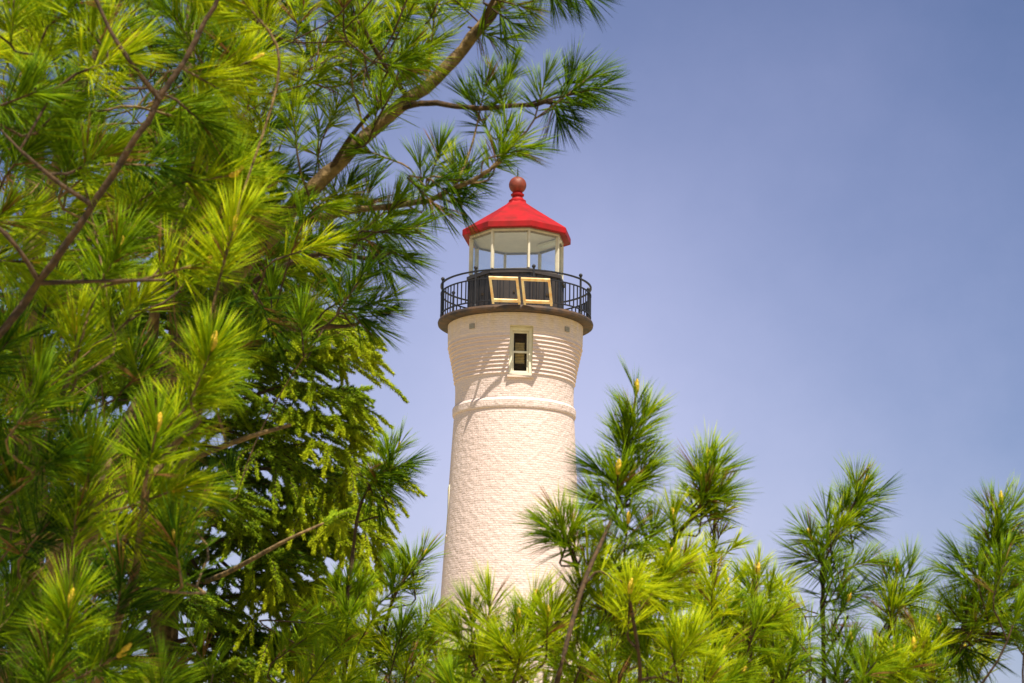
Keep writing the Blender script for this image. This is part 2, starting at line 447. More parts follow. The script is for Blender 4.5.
# vertical battens on the wall plates
for k in range(8):
    a0, a1 = Vector(octv(RL, 0)[k]), Vector(octv(RL, 0)[(k + 1) % 8])
    ax = (a1 - a0).normalized(); nrmv = Vector((ax.y, -ax.x, 0))
    if nrmv.dot((a0 + a1) / 2 - Vector((AX, TY, 0))) < 0: nrmv = -nrmv
    for t in (0.03, 0.25, 0.5, 0.75, 0.97):
        bm = bmesh.new()
        c = a0.lerp(a1, t) + nrmv * 0.006; c.z = (Z_DT + Z_SILL - 0.16) / 2
        box_dir(bm, c, ax, nrmv, (0, 0, 1), 0.012 if 0.1 < t < 0.9 else 0.028, 0.008, (Z_SILL - 0.17 - Z_DT) / 2)
        from_bm('batten', bm, M['iron'], lw)
    for dz in ((0.0,) if k % 2 else (-0.045, 0.045)):
        bm = bmesh.new()
        c = a0.lerp(a1, 0.62) + ax * dz + nrmv * 0.012; c.z = Z_DT + 0.62
        box_dir(bm, c, ax, nrmv, (0, 0, 1), 0.034, 0.012, 0.034)
        from_bm('vent_plug', bm, M['dark'], lw)

# glazing: mullions, head, panes, ceiling
RG = rp(47.6)
bm = bmesh.new()
def oct_ring(bm, r0, r1, z0, z1):
    pr = [(r0, z0), (r1, z0), (r1, z1), (r0, z1)]
    rings = [[bm.verts.new(v) for v in octv(r, z)] for r, z in pr]
    for i in range(4):
        for k in range(8):
            bm.faces.new((rings[i][k], rings[i][(k + 1) % 8], rings[(i + 1) % 4][(k + 1) % 8], rings[(i + 1) % 4][k]))
oct_ring(bm, RG - 0.10, RG + 0.03, Z_HEAD, Z_HEAD + 0.05)
lan = from_bm('lantern_frame', bm, M['cream'], LH)
for k in range(8):
    s, o_, u = frame_axes(A0 + 45 * k)
    bm = bmesh.new()
    box_dir(bm, Vector((AX, TY, (Z_SILL + Z_HEAD) / 2)) + o_ * (RG - 0.02), s, o_, u, 0.034, 0.06, (Z_HEAD - Z_SILL) / 2 - 0.002)
    bmesh.ops.bevel(bm, geom=bm.edges[:], offset=0.01, segments=1, affect='EDGES')
    from_bm('mullion', bm, M['cream'], lan)
    p0, p1 = pol(RG - 0.03, A0 + 45 * k, 0), pol(RG - 0.03, A0 + 45 * (k + 1), 0)
    axv = (p1 - p0).normalized(); c = (p0 + p1) / 2; c.z = (Z_SILL + Z_HEAD) / 2
    nv = Vector((axv.y, -axv.x, 0)); L2 = (p1 - p0).length / 2
    bm = bmesh.new()
    box_dir(bm, c, axv, nv, (0, 0, 1), L2 - 0.045, 0.004, (Z_HEAD - Z_SILL) / 2 - 0.006)
    from_bm('pane', bm, M['glass'], lan)
    bm = bmesh.new()
    cc = c.copy(); cc.z = Z_HEAD - 0.024
    box_dir(bm, cc, axv, nv, (0, 0, 1), L2 - 0.046, 0.03, 0.02)
    from_bm('glazing_bar', bm, M['vent'], lan)
bm = bmesh.new(); oct_solid(bm, [(RG - 0.11, Z_SILL + 0.003), (RG - 0.11, Z_SILL + 0.03)])
from_bm('lantern_bounce_floor', bm, M['ceiling'], lan)  # unseen pale board at sill height, added to bounce light onto the ceiling
bm = bmesh.new(); oct_solid(bm, [(RG - 0.105, Z_HEAD + 0.012), (RG - 0.105, Z_HEAD + 0.045)])
from_bm('ceiling_board', bm, M['ceiling'], lan)
bm = bmesh.new()
lc = Vector((AX + rp(33), TY - rp(2), Z_HEAD - 0.05)); la = Vector((0.62, -0.78, 0)).normalized(); lb = Vector((-la.y, la.x, 0))
box_dir(bm, lc, la, lb, (0, 0, 1), 0.46, 0.13, 0.045)
bmesh.ops.bevel(bm, geom=bm.edges[:], offset=0.02, segments=2, affect='EDGES')
from_bm('tube_light', bm, M['lampcase'], lan)

# roof
RR = rp(56.5)
Z_FB, Z_FT = zy(240.3), zy(234.0)
bm = bmesh.new()
oct_solid(bm, [(RG + 0.02, Z_FB + 0.02), (RR - 0.06, Z_FB + 0.015), (RR - 0.01, Z_FB), (RR, Z_FB + 0.02), (RR, Z_FT - 0.02), (RR - 0.02, Z_FT),
               (rp(38), zy(222.6)), (rp(21), zy(211.6)), (rp(11.2), zy(205)), (rp(8.4), zy(202.0))])
roof = from_bm('roof', bm, M['roof'], LH)
bm = bmesh.new()
oct_ring(bm, RG - 0.12, RG + 0.05, Z_HEAD + 0.052, Z_FB + 0.018)
from_bm('eaves_shade_band', bm, M['vent'], roof)  # grey strip under the roof paints in the eaves' shadow
bm = bmesh.new()
lathe(bm, [(rp(8.8), zy(203)), (rp(8.8), zy(201)), (rp(6.6), zy(199.5)), (rp(5.2), zy(197.5)), (rp(5.2), zy(196.6)), (rp(6.6), zy(196)), (rp(6.8), zy(194.6)), (rp(5.6), zy(194)), (rp(4.8), zy(192))], seg=40)
from_bm('neck', bm, M['roof'], roof, smooth=False)
bm = bmesh.new()
zc_, rb_ = zy(185.2), rp(8.9)
bmesh.ops.create_uvsphere(bm, u_segments=40, v_segments=24, radius=rb_, matrix=Matrix.Translation((AX, TY, zc_)))
fin = from_bm('finial_ball', bm, M['ball'], roof, smooth=True)
bm = bmesh.new()
lathe(bm, [(0.022, zc_ + rb_ - 0.02), (0.018, zy(172)), (0.006, zy(167))], seg=10)
from_bm('lightning_rod', bm, M['iron'], roof)

# gallery railing ------------------------------------------------------
RRAIL = rp(75)
Z_A, Z_B, Z_E = zy(287.8), zy(295.8), zy(317.5)
bm = bmesh.new(); ring_bar(bm, RRAIL, Z_A, 0.055, 0.04)
rail = from_bm('gallery_railing', bm, M['iron'], LH)
for z in (Z_B, Z_E):
    bm = bmesh.new(); ring_bar(bm, RRAIL, z, 0.04, 0.035); from_bm('rail', bm, M['iron'], rail)
post_me = bal_me = None
for k in range(8):
    deg = A0 - 1.5 + 45 * k
    P = pol(RRAIL, deg, 0)
    bm = bmesh.new()
    pr = [(0.05, Z_DT - 0.01), (0.05, Z_DT + 0.04), (0.035, Z_DT + 0.06), (0.032, Z_A + 0.05), (0.034, Z_A + 0.06), (0.058, Z_A + 0.10), (0.056, Z_A + 0.13), (0.03, Z_A + 0.165)]
    sg = 12; rings = [[bm.verts.new((P.x + r * math.cos(2 * math.pi * j / sg), P.y + r * math.sin(2 * math.pi * j / sg), z)) for j in range(sg)] for r, z in pr]
    for i in range(len(pr) - 1):
        for j in range(sg):
            bm.faces.new((rings[i][j], rings[i][(j + 1) % sg], rings[i + 1][(j + 1) % sg], rings[i + 1][j]))
    bm.faces.new(rings[-1]); bm.faces.new(list(reversed(rings[0])))
    from_bm('post', bm, M['iron'], rail)
    for j in range(1, 10):
        d2 = deg + 4.5 * j
        Q = pol(RRAIL, d2, (Z_B + Z_E) / 2)
        if bal_me is None:
            bm = bmesh.new()
            box_dir(bm, (0, 0, 0), (1, 0, 0), (0, 1, 0), (0, 0, 1), 0.014, 0.014, (Z_B - Z_E) / 2 - 0.018)
            bal_me = bpy.data.meshes.new('baluster'); bm.to_mesh(bal_me); bm.free(); bal_me.materials.append(M['iron'])
        ob = bpy.data.objects.new('baluster', bal_me); COL.objects.link(ob); ob.parent = rail
        ob.location = Q; ob.rotation_euler = (0, 0, R_(d2))
        # the railing mesh is written in world coordinates, so children stay in world coordinates too
# two bare metal frames hinged at the rim, leaning out over it -----
def at_Y(x, y, Y): return Vector(ray_at_Y(x, y, Y))
YB, YT = TY - rp(78.4), TY - rp(98.5)
for (c0, c1, c2, c3) in (((488.6, 276.4), (518.0, 277.3), (520.8, 302.4), (491.7, 301.4)), ((520.8, 277.7), (550.2, 278.9), (552.8, 303.8), (523.4, 302.7))):
    q = [at_Y(*c0, YT), at_Y(*c1, YT), at_Y(*c2, YB), at_Y(*c3, YB)]
    ux = ((q[1] - q[0]) + (q[2] - q[3])).normalized(); uz = ((q[0] - q[3]) + (q[1] - q[2])).normalized(); nv = ux.cross(uz).normalized()
    bm = bmesh.new(); rows = []
    w = 0.076
    for p, sx, sz in zip(q, (1, -1, -1, 1), (-1, -1, 1, 1)):
        inn = p + ux * (sx * w) + uz * (sz * w * 1.25)
        rows.append([bm.verts.new(p + nv * 0.03), bm.verts.new(inn + nv * 0.03), bm.verts.new(inn - nv * 0.03), bm.verts.new(p - nv * 0.03)])
    for a in range(4):
        b = (a + 1) % 4
        for k in range(4):
            bm.faces.new((rows[a][k], rows[a][(k + 1) % 4], rows[b][(k + 1) % 4], rows[b][k]))
    bmesh.ops.bevel(bm, geom=bm.edges[:], offset=0.008, segments=1, affect='EDGES')
    fr = from_bm('hatch_frame', bm, M['copper'], LH)
    for t in (0.05, 0.95):
        b_ = q[3].lerp(q[2], t)
        bm = bmesh.new(); e = b_ + Vector((0, 0.06, -0.04))
        dv = (b_ - e); L = dv.length; dv.normalize()
        box_dir(bm, (b_ + e) / 2, dv, ux, dv.cross(ux).normalized(), L / 2, 0.035, 0.025)
        from_bm('hinge', bm, M['copper'], fr)

# ------------------------------------------------------------------ trees
def tube(pts, radii, seg=7):
    """tapered tube through points -> verts, quads, tris"""
    pts = np.asarray(pts, float); n = len(pts)
    tang = np.gradient(pts, axis=0); tang /= np.linalg.norm(tang, axis=1)[:, None] + 1e-9
    ref = np.array([0.31, 0.17, 0.93]) if abs(tang[0] @ nrm([0.31, 0.17, 0.93])) < 0.95 else np.array([1.0, 0, 0])
    a = np.cross(tang, ref); a /= np.linalg.norm(a, axis=1)[:, None] + 1e-9
    b = np.cross(tang, a)
    th = np.arange(seg) * 2 * np.pi / seg
    V = pts[:, None] + (a[:, None] * np.cos(th)[None, :, None] + b[:, None] * np.sin(th)[None, :, None]) * np.asarray(radii)[:, None, None]
    idx = np.arange(n * seg).reshape(n, seg)
    q = np.stack([idx[:-1], np.roll(idx[:-1], -1, 1), np.roll(idx[1:], -1, 1), idx[1:]], -1).reshape(-1, 4)
    V = V.reshape(-1, 3)
    tip = len(V); V = np.vstack([V, pts[-1] + tang[-1] * radii[-1]])
    t = np.stack([idx[-1], np.roll(idx[-1], -1), np.full(seg, tip)], -1)
    return V, q, t

def smooth_line(P, sub=5):
    """Catmull-Rom through points (rows may carry extra columns)"""
    P = np.asarray(P, float)
    if len(P) < 3:
        t = np.linspace(0, 1, sub + 1)[:, None]; return P[0] * (1 - t) + P[-1] * t
    Q = np.vstack([2 * P[0] - P[1], P, 2 * P[-1] - P[-2]]); out = []
    for i in range(1, len(Q) - 2):
        p0, p1, p2, p3 = Q[i - 1:i + 3]
        for k in range(sub):
            t = k / sub
            out.append(0.5 * (2 * p1 + (p2 - p0) * t + (2 * p0 - 5 * p1 + 4 * p2 - p3) * t * t + (3 * p1 - p0 - 3 * p2 + p3) * t ** 3))
    out.append(P[-1]); return np.array(out)

class Acc:                                   # accumulates mesh pieces
    def __init__(s): s.V = []; s.Q = []; s.T = []; s.A = []; s.n = 0
    def add(s, V, Q=None, T=None, A=None):
        s.V.append(V)
        if Q is not None and len(Q): s.Q.append(np.asarray(Q) + s.n)
        if T is not None and len(T): s.T.append(np.asarray(T) + s.n)
        if A is not None: s.A.append(A)
        s.n += len(V)
    def build(s, name, mat_, parent, smooth=False):
        if not s.n: return None
        return from_np(name, np.vstack(s.V), np.vstack(s.Q) if s.Q else np.zeros((0, 4), int), np.vstack(s.T) if s.T else np.zeros((0, 3), int),
                       mat_, parent, smooth, np.concatenate(s.A) if s.A else None)

def needles(base, dirs, length, rad, droop, tone, bend=None):
    """three-sided bent needles. base (n,3) dirs (n,3) length (n,) -> V,Q,T,A"""
    n = len(base)
    d = dirs / (np.linalg.norm(dirs, axis=1)[:, None] + 1e-9)
    r = rng.normal(size=(n, 3)); a = np.cross(d, r); a /= np.linalg.norm(a, axis=1)[:, None] + 1e-9
    b = np.cross(d, a)
    g = np.array([0, 0, -1.0]) * droop
    cur = a * (rng.normal(size=(n, 1)) * 0.05)
    L = length[:, None]
    mid = base + d * L * 0.55 + (g * 0.25 + cur * 0.5) * L
    tip = base + (d + g + cur) * L
    th = np.arange(3) * 2 * np.pi / 3
    ringdir = a[:, None] * np.cos(th)[None, :, None] + b[:, None] * np.sin(th)[None, :, None]
    R0v = base[:, None] + ringdir * rad * 0.8
    R1v = mid[:, None] + ringdir * rad
    V = np.concatenate([R0v, R1v, tip[:, None]], 1).reshape(-1, 3)
    o = (np.arange(n) * 7)[:, None]
    Q = np.concatenate([o + np.array([[i, (i + 1) % 3, 3 + (i + 1) % 3, 3 + i]]) for i in range(3)], 0)
    T = np.concatenate([o + np.array([[3 + i, 3 + (i + 1) % 3, 6]]) for i in range(3)], 0)
    return V, Q, T, np.repeat(tone, 7)

class Pine:
    def __init__(s, label, base, nl=0.10, nrad=0.0010, nmat='needle', group=None, name='pine_tree', cat='pine tree'):
        s.root = empty(name, base)
        set_props(s.root, label, cat, group)
        s.pos = []; s.bid = []; s.rad = []
        s.branches = []                                         # dict(wood Acc, leaf Acc, candles list)
        s.nl, s.nrad, s.nmat = nl, nrad, nmat
        s.pending = []
    def new_branch(s):
        s.branches.append(dict(w=Acc(), l=Acc(), c=[])); return len(s.branches) - 1
    def limb(s, pts, r0, r1, bid=None, sub=5, trunk=False, knots=0.0):
        """pts: world points"""
        L = smooth_line(pts, sub)
        L[1:-1] += rng.normal(size=L[1:-1].shape) * knots
        if bid is None: bid = s.new_branch()
        rr = np.linspace(r0, r1, len(L)) * (1 + 0.06 * rng.normal(size=len(L)))
        s.branches[bid]['w'].add(*tube(L, rr, 9 if r0 > 0.008 else 6))
        s.branches[bid]['trunk'] = trunk
        if r0 > 0.0098: s.branches[bid]['bark'] = True
        for p, r in zip(L, rr): s.pos.append(p); s.bid.append(bid); s.rad.append(r)
        return bid
    def shoot(s, tip, axis, L=0.12, n=130, tone=0.35, candle=False, nl=None, spread=1.0):
        s.pending.append((np.asarray(tip, float), nrm(axis), L, n, tone, candle, nl or s.nl, spread))
    def px(s, x, y, d, ang, tz=0.15, Lp=40, **k):
        """shoot tip at a pixel and depth; ang in the picture (0 right, 90 up), tz toward the camera"""
        a = R_(ang); ax = math.cos(a) * RIGHT + math.sin(a) * UP - tz * FWD
        s.shoot(at(x, y, d), ax, L=Lp * d / FPX, **k)
    def grow(s):
        P0 = np.array(s.pos)
        order = sorted(range(len(s.pending)), key=lambda i: np.min(np.linalg.norm(P0 - (s.pending[i][0] - s.pending[i][1] * s.pending[i][2]), axis=1)))
        for i in order:
            tip, ax, L, n, tone, candle, nl, spread = s.pending[i]
            foot = tip - ax * L
            P = np.array(s.pos); v = foot - P; dist = np.linalg.norm(v, axis=1)
            cost = dist * (1.9 - 1.1 * (v @ ax) / (dist + 1e-6)) + np.maximum(0, -v[:, 2]) * 3.0 + np.where(dist < 0.03, 0.05, 0)
            j = int(np.argmin(cost)); q = P[j]; D = dist[j]; b = s.bid[j]
            c1 = q + (foot - q) * 0.45 + rng.normal(size=3) * D * 0.05
            c2 = foot - ax * min(0.30 * D, 0.08)
            t = np.linspace(0, 1, max(4, int(D / 0.04)))[:, None]
            curve = (1 - t) ** 3 * q + 3 * (1 - t) ** 2 * t * c1 + 3 * (1 - t) * t * t * c2 + t ** 3 * foot
            stem = foot + ax * L * np.linspace(0.2, 1, 5)[:, None]
            full = np.vstack([curve, stem])
            ra = min(s.rad[j] * 0.8, 0.0022 + 0.006 * D)
            rr = np.concatenate([np.linspace(ra, 0.0022, len(curve)), np.linspace(0.0021, 0.0014, 5)])
            s.branches[b]['w'].add(*tube(full, rr, 6))
            for p, r in zip(curve[1:], rr[1:]): s.pos.append(p); s.bid.append(b); s.rad.append(r)
            # needles, in bundles of five, along the shoot
            nb = max(6, n // 5)
            u = rng.random(nb) ** 0.75
            phi = rng.random(nb) * 2 * np.pi
            e1 = nrm(np.cross(ax, [0.2, 0.5, 0.8])); e2 = np.cross(ax, e1)
            tilt = np.radians((66 - 44 * u ** 1.2 + rng.normal(size=nb) * 8)) * spread
            dv = ax[None] * np.cos(tilt)[:, None] + (e1[None] * np.cos(phi)[:, None] + e2[None] * np.sin(phi)[:, None]) * np.sin(tilt)[:, None]
            bp = foot + ax * (u * L)[:, None]
            bp = np.repeat(bp, 5, 0); dv = np.repeat(dv, 5, 0) + rng.normal(size=(nb * 5, 3)) * 0.085
            ll = nl * np.repeat(0.80 + 0.2 * rng.random(nb), 5) * (0.9 + 0.15 * rng.random(nb * 5))
            tn = np.clip(tone + rng.normal() * 0.12 + rng.normal(size=nb * 5) * 0.05, 0, 0.66)
            tn = np.where(np.repeat(rng.random(nb) < 0.025 + 0.03 * (1 - u) , 5), 1.3, tn)
            s.branches[b]['l'].add(*needles(bp, dv, ll, s.nrad, 0.05 + 0.05 * rng.random(), tn))
            if candle: s.branches[b]['c'].append((tip, ax, float(candle) * 0.85))
    def build(s):
        s.grow()
        for b in s.branches:
            w = b['w'].build('trunk' if b.get('trunk') else 'branch', M['bark'] if b.get('bark') else M['twig'], s.root, smooth=True)
            b['l'].build('needles', M[s.nmat], w)
            for tip, ax, k in b['c']:
                bend = nrm(ax + np.array([0, 0, 0.5]) + rng.normal(size=3) * 0.1)
                lc = 0.020 * k * (0.8 + 0.5 * rng.random())
                pts = [tip - ax * 0.004, tip + ax * 0.006, tip + bend * lc * 0.5, tip + bend * lc]
                V, Q, T = tube(pts, np.array([0.0036, 0.0055, 0.0056, 0.0026]) * k, 7)
                from_np('candle', V, Q, T, M['candle'], w, smooth=True)

def inside(poly, x, y):
    c = False; n = len(poly)
    for i in range(n):
        x0, y0 = poly[i]; x1, y1 = poly[(i + 1) % n]
        if (y0 > y) != (y1 > y) and x < (x1 - x0) * (y - y0) / (y1 - y0) + x0: c = not c
    return c

def fill(tree, poly, N, d0, d1, ang, sd, n=110, Lp=40, tone=(0.2, 0.5), holes=(), mind=26, tz=(0.1, 0.35), pc=0.2, nl=None):
    xs = [p[0] for p in poly]; ys = [p[1] for p in poly]; got = []
    tries = 0
    while len(got) < N and tries < N * 60:
        tries += 1
        x = random.uniform(min(xs), max(xs)); y = random.uniform(min(ys), max(ys))
        if not inside(poly, x, y): continue
        if any((x - a) ** 2 + (y - b) ** 2 < r * r for a, b, r in holes): continue
        if any((x - a) ** 2 + (y - b) ** 2 < mind * mind for a, b in got): continue
        got.append((x, y))
        d = random.uniform(d0, d1)
        tree.px(x, y, d, random.gauss(ang, sd), tz=random.gauss(*tz), Lp=Lp * random.uniform(0.7, 1.3) * (0.5 * (d0 + d1) / d), n=n,
                tone=random.uniform(*tone), candle=(random.uniform(0.55, 1.0) if random.random() < pc else False), nl=nl)

def ground_under(x, d, y=None):
    p = at(x, 341, d); return np.array([p[0], p[1], 0.0])

HOLES_B = [(375, 128, 17), (345, 158, 20), (315, 190, 20), (285, 220, 20), (258, 248, 18)]
HOLES = [(168, 322, 34), (118, 402, 30), (80, 383, 18), (145, 612, 34), (200, 645, 26), (180, 600, 24), (335, 130, 26), (325, 155, 24),
         (285, 300, 14), (292, 478, 16), (282, 590, 16), (330, 270, 14), (355, 400, 14)]

# -- near pine on the left --------------------------------------------
A = Pine('nearest pine at far left, thin dark limb rising right, large soft tufts with yellow candles',
         ground_under(-420, 4.6), nl=0.105, nrad=0.00078)
g = ground_under(-420, 4.6)
A.limb([g, g + np.array([0.02, 0, 1.2]), at(-400, 700, 4.6), at(-370, 330, 4.6), at(-355, -60, 4.6), at(-350, -400, 4.6)], 0.075, 0.04, trunk=True, sub=6)
bl = A.limb([at(-370, 690, 4.6), at(-190, 520, 4.3), at(-60, 400, 3.6), at(40, 283, 3.50), at(98, 197, 3.47), at(160, 100, 3.47), at(213, 5, 3.50), at(238, -60, 3.52)], 0.0080, 0.0034, knots=0.002)  # thin enough for the darker twig bark, which paints in this limb's shade
A.limb([at(160, 100, 3.47), at(135, 68, 3.47), at(110, 30, 3.48), at(88, -20, 3.50)], 0.0038, 0.0026, bid=bl)
A.limb([at(40, 283, 3.50), at(15, 245, 3.48), at(-25, 205, 3.47)], 0.004, 0.0025, bid=bl)
A.limb([at(92, 205, 3.47), at(55, 180, 3.47), at(20, 150, 3.47)], 0.004, 0.0025, bid=bl)
A.limb([at(40, 283, 3.50), at(105, 281, 3.50), at(165, 280, 3.52)], 0.0036, 0.0022, bid=bl)
A.limb([at(-370, 900, 4.5), at(-150, 800, 4.0), at(-20, 700, 3.8), at(60, 600, 3.7), at(85, 520, 3.65), at(110, 460, 3.65)], 0.012, 0.004, knots=0.002)
A.limb([at(-370, 760, 4.5), at(-180, 640, 4.0), at(-40, 560, 3.8), at(30, 470, 3.7), at(72, 370, 3.7)], 0.011, 0.004, knots=0.002)
A.limb([at(-370, 1000, 4.5), at(-100, 900, 4.0), at(60, 740, 3.7), at(130, 590, 3.6), at(150, 480, 3.6), at(200, 420, 3.6)], 0.011, 0.004, knots=0.002)
A.limb([at(-355, 100, 4.6), at(-200, 60, 4.3), at(-60, 0, 4.1), at(30, -60, 4.0)], 0.011, 0.006)
for (x, y, d, ang, lp, tn) in ((75, 330, 3.7, 88, 52, .40), (212, 348, 3.55, 66, 60, .62), (200, 390, 3.6, 50, 56, .62), (157, 428, 3.5, 75, 60, .5),
                               (88, 458, 3.6, 88, 55, .45), (70, 605, 3.5, 80, 55, .35), (50, 668, 3.5, 75, 50, .3), (14, 482, 3.7, 95, 50, .4),
                               (175, 490, 3.6, 20, 55, .62), (150, 535, 3.6, 10, 60, .6), (205, 262, 3.7, 15, 60, .5), (232, 175, 3.75, 8, 60, .55),
                               (255, 60, 3.9, 15, 60, .55), (190, 120, 3.8, -15, 60, .45), (12, 335, 3.8, 110, 40, .4), (118, 250, 3.7, 60, 45, .4),
                               (120, 655, 3.55, 30, 55, .35), (60, 140, 3.8, 95, 45, .4), (70, 105, 3.85, 100, 45, .5), (150, 205, 3.8, 20, 50, .45)):
    A.px(x, y, d, ang, tz=0.3, Lp=lp, n=190, tone=tn, candle=1.15)
fill(A, [(-60, -40), (250, -40), (250, 120), (235, 330), (-60, 330)], 46, 3.5, 4.3, 55, 45, n=160, Lp=46, tone=(0.3, 0.66), holes=HOLES, mind=27, pc=0.3)  # higher tones paint sunlight into the upper tufts
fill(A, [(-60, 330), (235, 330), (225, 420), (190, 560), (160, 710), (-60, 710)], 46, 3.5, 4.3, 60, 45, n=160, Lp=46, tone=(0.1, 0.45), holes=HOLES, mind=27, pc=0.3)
A.build()

# -- second pine: tall leaning limb ------------------------------------
gB = ground_under(-150, 5.8)
B = Pine('pine with thick brown limb slanting to the top edge, tufts reaching over the red roof', gB, nl=0.100, nrad=0.00085)
LB = [at(215, 305, 5.6), at(270, 234, 5.55), at(340, 161, 5.5), at(400, 107, 5.5), at(455, 60, 5.5), at(497, 4, 5.5), at(530, -60, 5.5), at(535, -200, 5.4), at(500, -340, 5.3)]
B.limb([gB, at(-130, 1300, 5.8), at(-40, 860, 5.8), at(60, 590, 5.75), at(150, 400, 5.65), at(215, 305, 5.6)], 0.07, 0.026, trunk=True, sub=6)
b0 = B.limb(LB, 0.020, 0.0075, knots=0.0025)
b1 = B.limb([at(398, 109, 5.5), at(428, 103, 5.45), at(480, 108, 5.4), at(545, 103, 5.35), at(552, 102, 5.35)], 0.0075, 0.0038, knots=0.001)
b2 = B.limb([at(245, 265, 5.58), at(290, 228, 5.5), at(345, 212, 5.45), at(418, 203, 5.4), at(456, 188, 5.35), at(480, 176, 5.3), at(502, 160, 5.3)], 0.010, 0.0035, knots=0.001)
b3 = B.limb([at(410, 100, 5.5), at(388, 70, 5.45), at(364, 28, 5.4), at(350, -20, 5.4)], 0.006, 0.0035)
b4 = B.limb([at(330, 170, 5.5), at(352, 135, 5.45), at(385, 97, 5.4), at(404, 74, 5.35)], 0.006, 0.0035)
b5 = B.limb([at(195, 330, 5.6), at(240, 290, 5.5), at(310, 256, 5.4), at(365, 258, 5.3), at(395, 252, 5.3)], 0.008, 0.0035, knots=0.001)
b6 = B.limb([at(180, 350, 5.6), at(230, 340, 5.5), at(290, 328, 5.4), at(345, 326, 5.35), at(362, 322, 5.3)], 0.008, 0.0035, knots=0.001)
B.limb([at(290, -60, 5.5), at(300, -200, 5.3), at(290, -400, 5.1)], 0.007, 0.004)
B.limb([at(130, -60, 5.4), at(150, -220, 5.2), at(140, -420, 5.0)], 0.008, 0.004)
b7 = B.limb([at(480, 30, 5.5), at(500, -8, 5.4), at(545, -20, 5.4), at(600, -18, 5.35)], 0.006, 0.0035)
b8 = B.limb([at(100, 520, 5.7), at(170, 470, 5.6), at(240, 440, 5.5), at(290, 425, 5.5)], 0.010, 0.004)
b9 = B.limb([at(60, 590, 5.75), at(40, 480, 5.6), at(30, 330, 5.5), at(60, 150, 5.4), at(110, 20, 5.4), at(130, -60, 5.4)], 0.018, 0.008)
b10 = B.limb([at(150, 400, 5.65), at(160, 280, 5.55), at(210, 140, 5.5), at(260, 30, 5.5), at(290, -60, 5.5)], 0.014, 0.006)
SH = [  # tips read off the photograph: x, y, depth, angle, stem px, tone
    (600, 88, 5.3, 12, 50, .25), (592, 75, 5.3, 38, 46, .28), (585, 105, 5.35, -8, 40, .22), (575, 70, 5.4, 62, 36, .25), (560, 118, 5.35, -58, 20, .18),
    (512, 72, 5.45, 62, 42, .3), (500, 88, 5.4, 100, 40, .28), (486, 82, 5.4, 78, 40, .3), (470, 100, 5.5, 120, 40, .3), (545, 80, 5.35, 75, 40, .25),
    (528, 148, 5.3, 14, 44, .25), (518, 140, 5.3, 45, 42, .3), (468, 182, 5.35, -10, 34, .22), (505, 136, 5.35, 72, 40, .3), (470, 160, 5.4, 80, 44, .3), (455, 168, 5.4, 100, 40, .35),
    (438, 208, 5.35, -45, 44, .2), (458, 202, 5.35, -40, 36, .2), (440, 150, 5.4, 70, 40, .3), (420, 165, 5.45, 95, 44, .38),
    (412, 235, 5.3, -5, 50, .28), (425, 225, 5.3, 8, 50, .28), (405, 258, 5.3, -25, 46, .2), (390, 270, 5.3, -40, 40, .18), (400, 200, 5.4, 50, 44, .4),
    (382, 312, 5.3, 2, 46, .25), (374, 328, 5.3, -32, 40, .2), (384, 300, 5.3, 18, 40, .3), (360, 290, 5.35, 30, 40, .35),
    (590, -5, 5.35, -20, 40, .2), (560, 0, 5.4, -45, 36, .2), (528, 8, 5.45, -15, 44, .32), (520, 28, 5.45, -35, 44, .3), (505, 40, 5.5, -20, 40, .35),
    (380, 100, 5.4, 75, 40, .45), (404, 72, 5.35, 60, 44, .5), (362, 24, 5.4, 95, 44, .5), (365, 150, 5.45, 160, 40, .35),
]
for x, y, d, ang, lp, tn in SH:
    B.px(x, y, d, ang, tz=0.1, Lp=lp, n=120, tone=tn, candle=False)
fill(B, [(200, -40), (470, -40), (462, 25), (410, 75), (350, 95), (310, 130), (200, 150)], 74, 5.1, 6.2, 65, 40, n=140, Lp=42, tone=(0.2, 0.62), holes=HOLES_B, mind=17, pc=0.25)
fill(B, [(180, 150), (300, 160), (400, 195), (395, 250), (340, 290), (330, 330), (200, 360)], 62, 5.0, 6.2, 35, 45, n=140, Lp=42, tone=(0.08, 0.5), holes=HOLES[8:] + HOLES_B, mind=18, pc=0.2)
fill(B, [(-60, -60), (240, -60), (230, 420), (200, 500), (-60, 520)], 110, 5.0, 6.2, 60, 45, n=140, Lp=46, tone=(0.0, 0.42), holes=HOLES + HOLES_B, mind=26, pc=0.2)  # low tones paint dark pockets of shade into the inner layers
fill(B, [(-60, 420), (240, 420), (200, 520), (170, 720), (-60, 720)], 50, 5.2, 6.2, 60, 45, n=130, Lp=46, tone=(0.0, 0.36), holes=HOLES + HOLES_B, mind=28, pc=0.2)  # lower layer, shade again painted in by low tones
fill(B, [(-80, -480), (380, -480), (470, -60), (-80, -60)], 110, 4.5, 5.8, 70, 45, n=110, Lp=46, tone=(0.2, 0.5), mind=26, pc=0)  # unseen crown above the frame, added to shade the layers below
B.build()

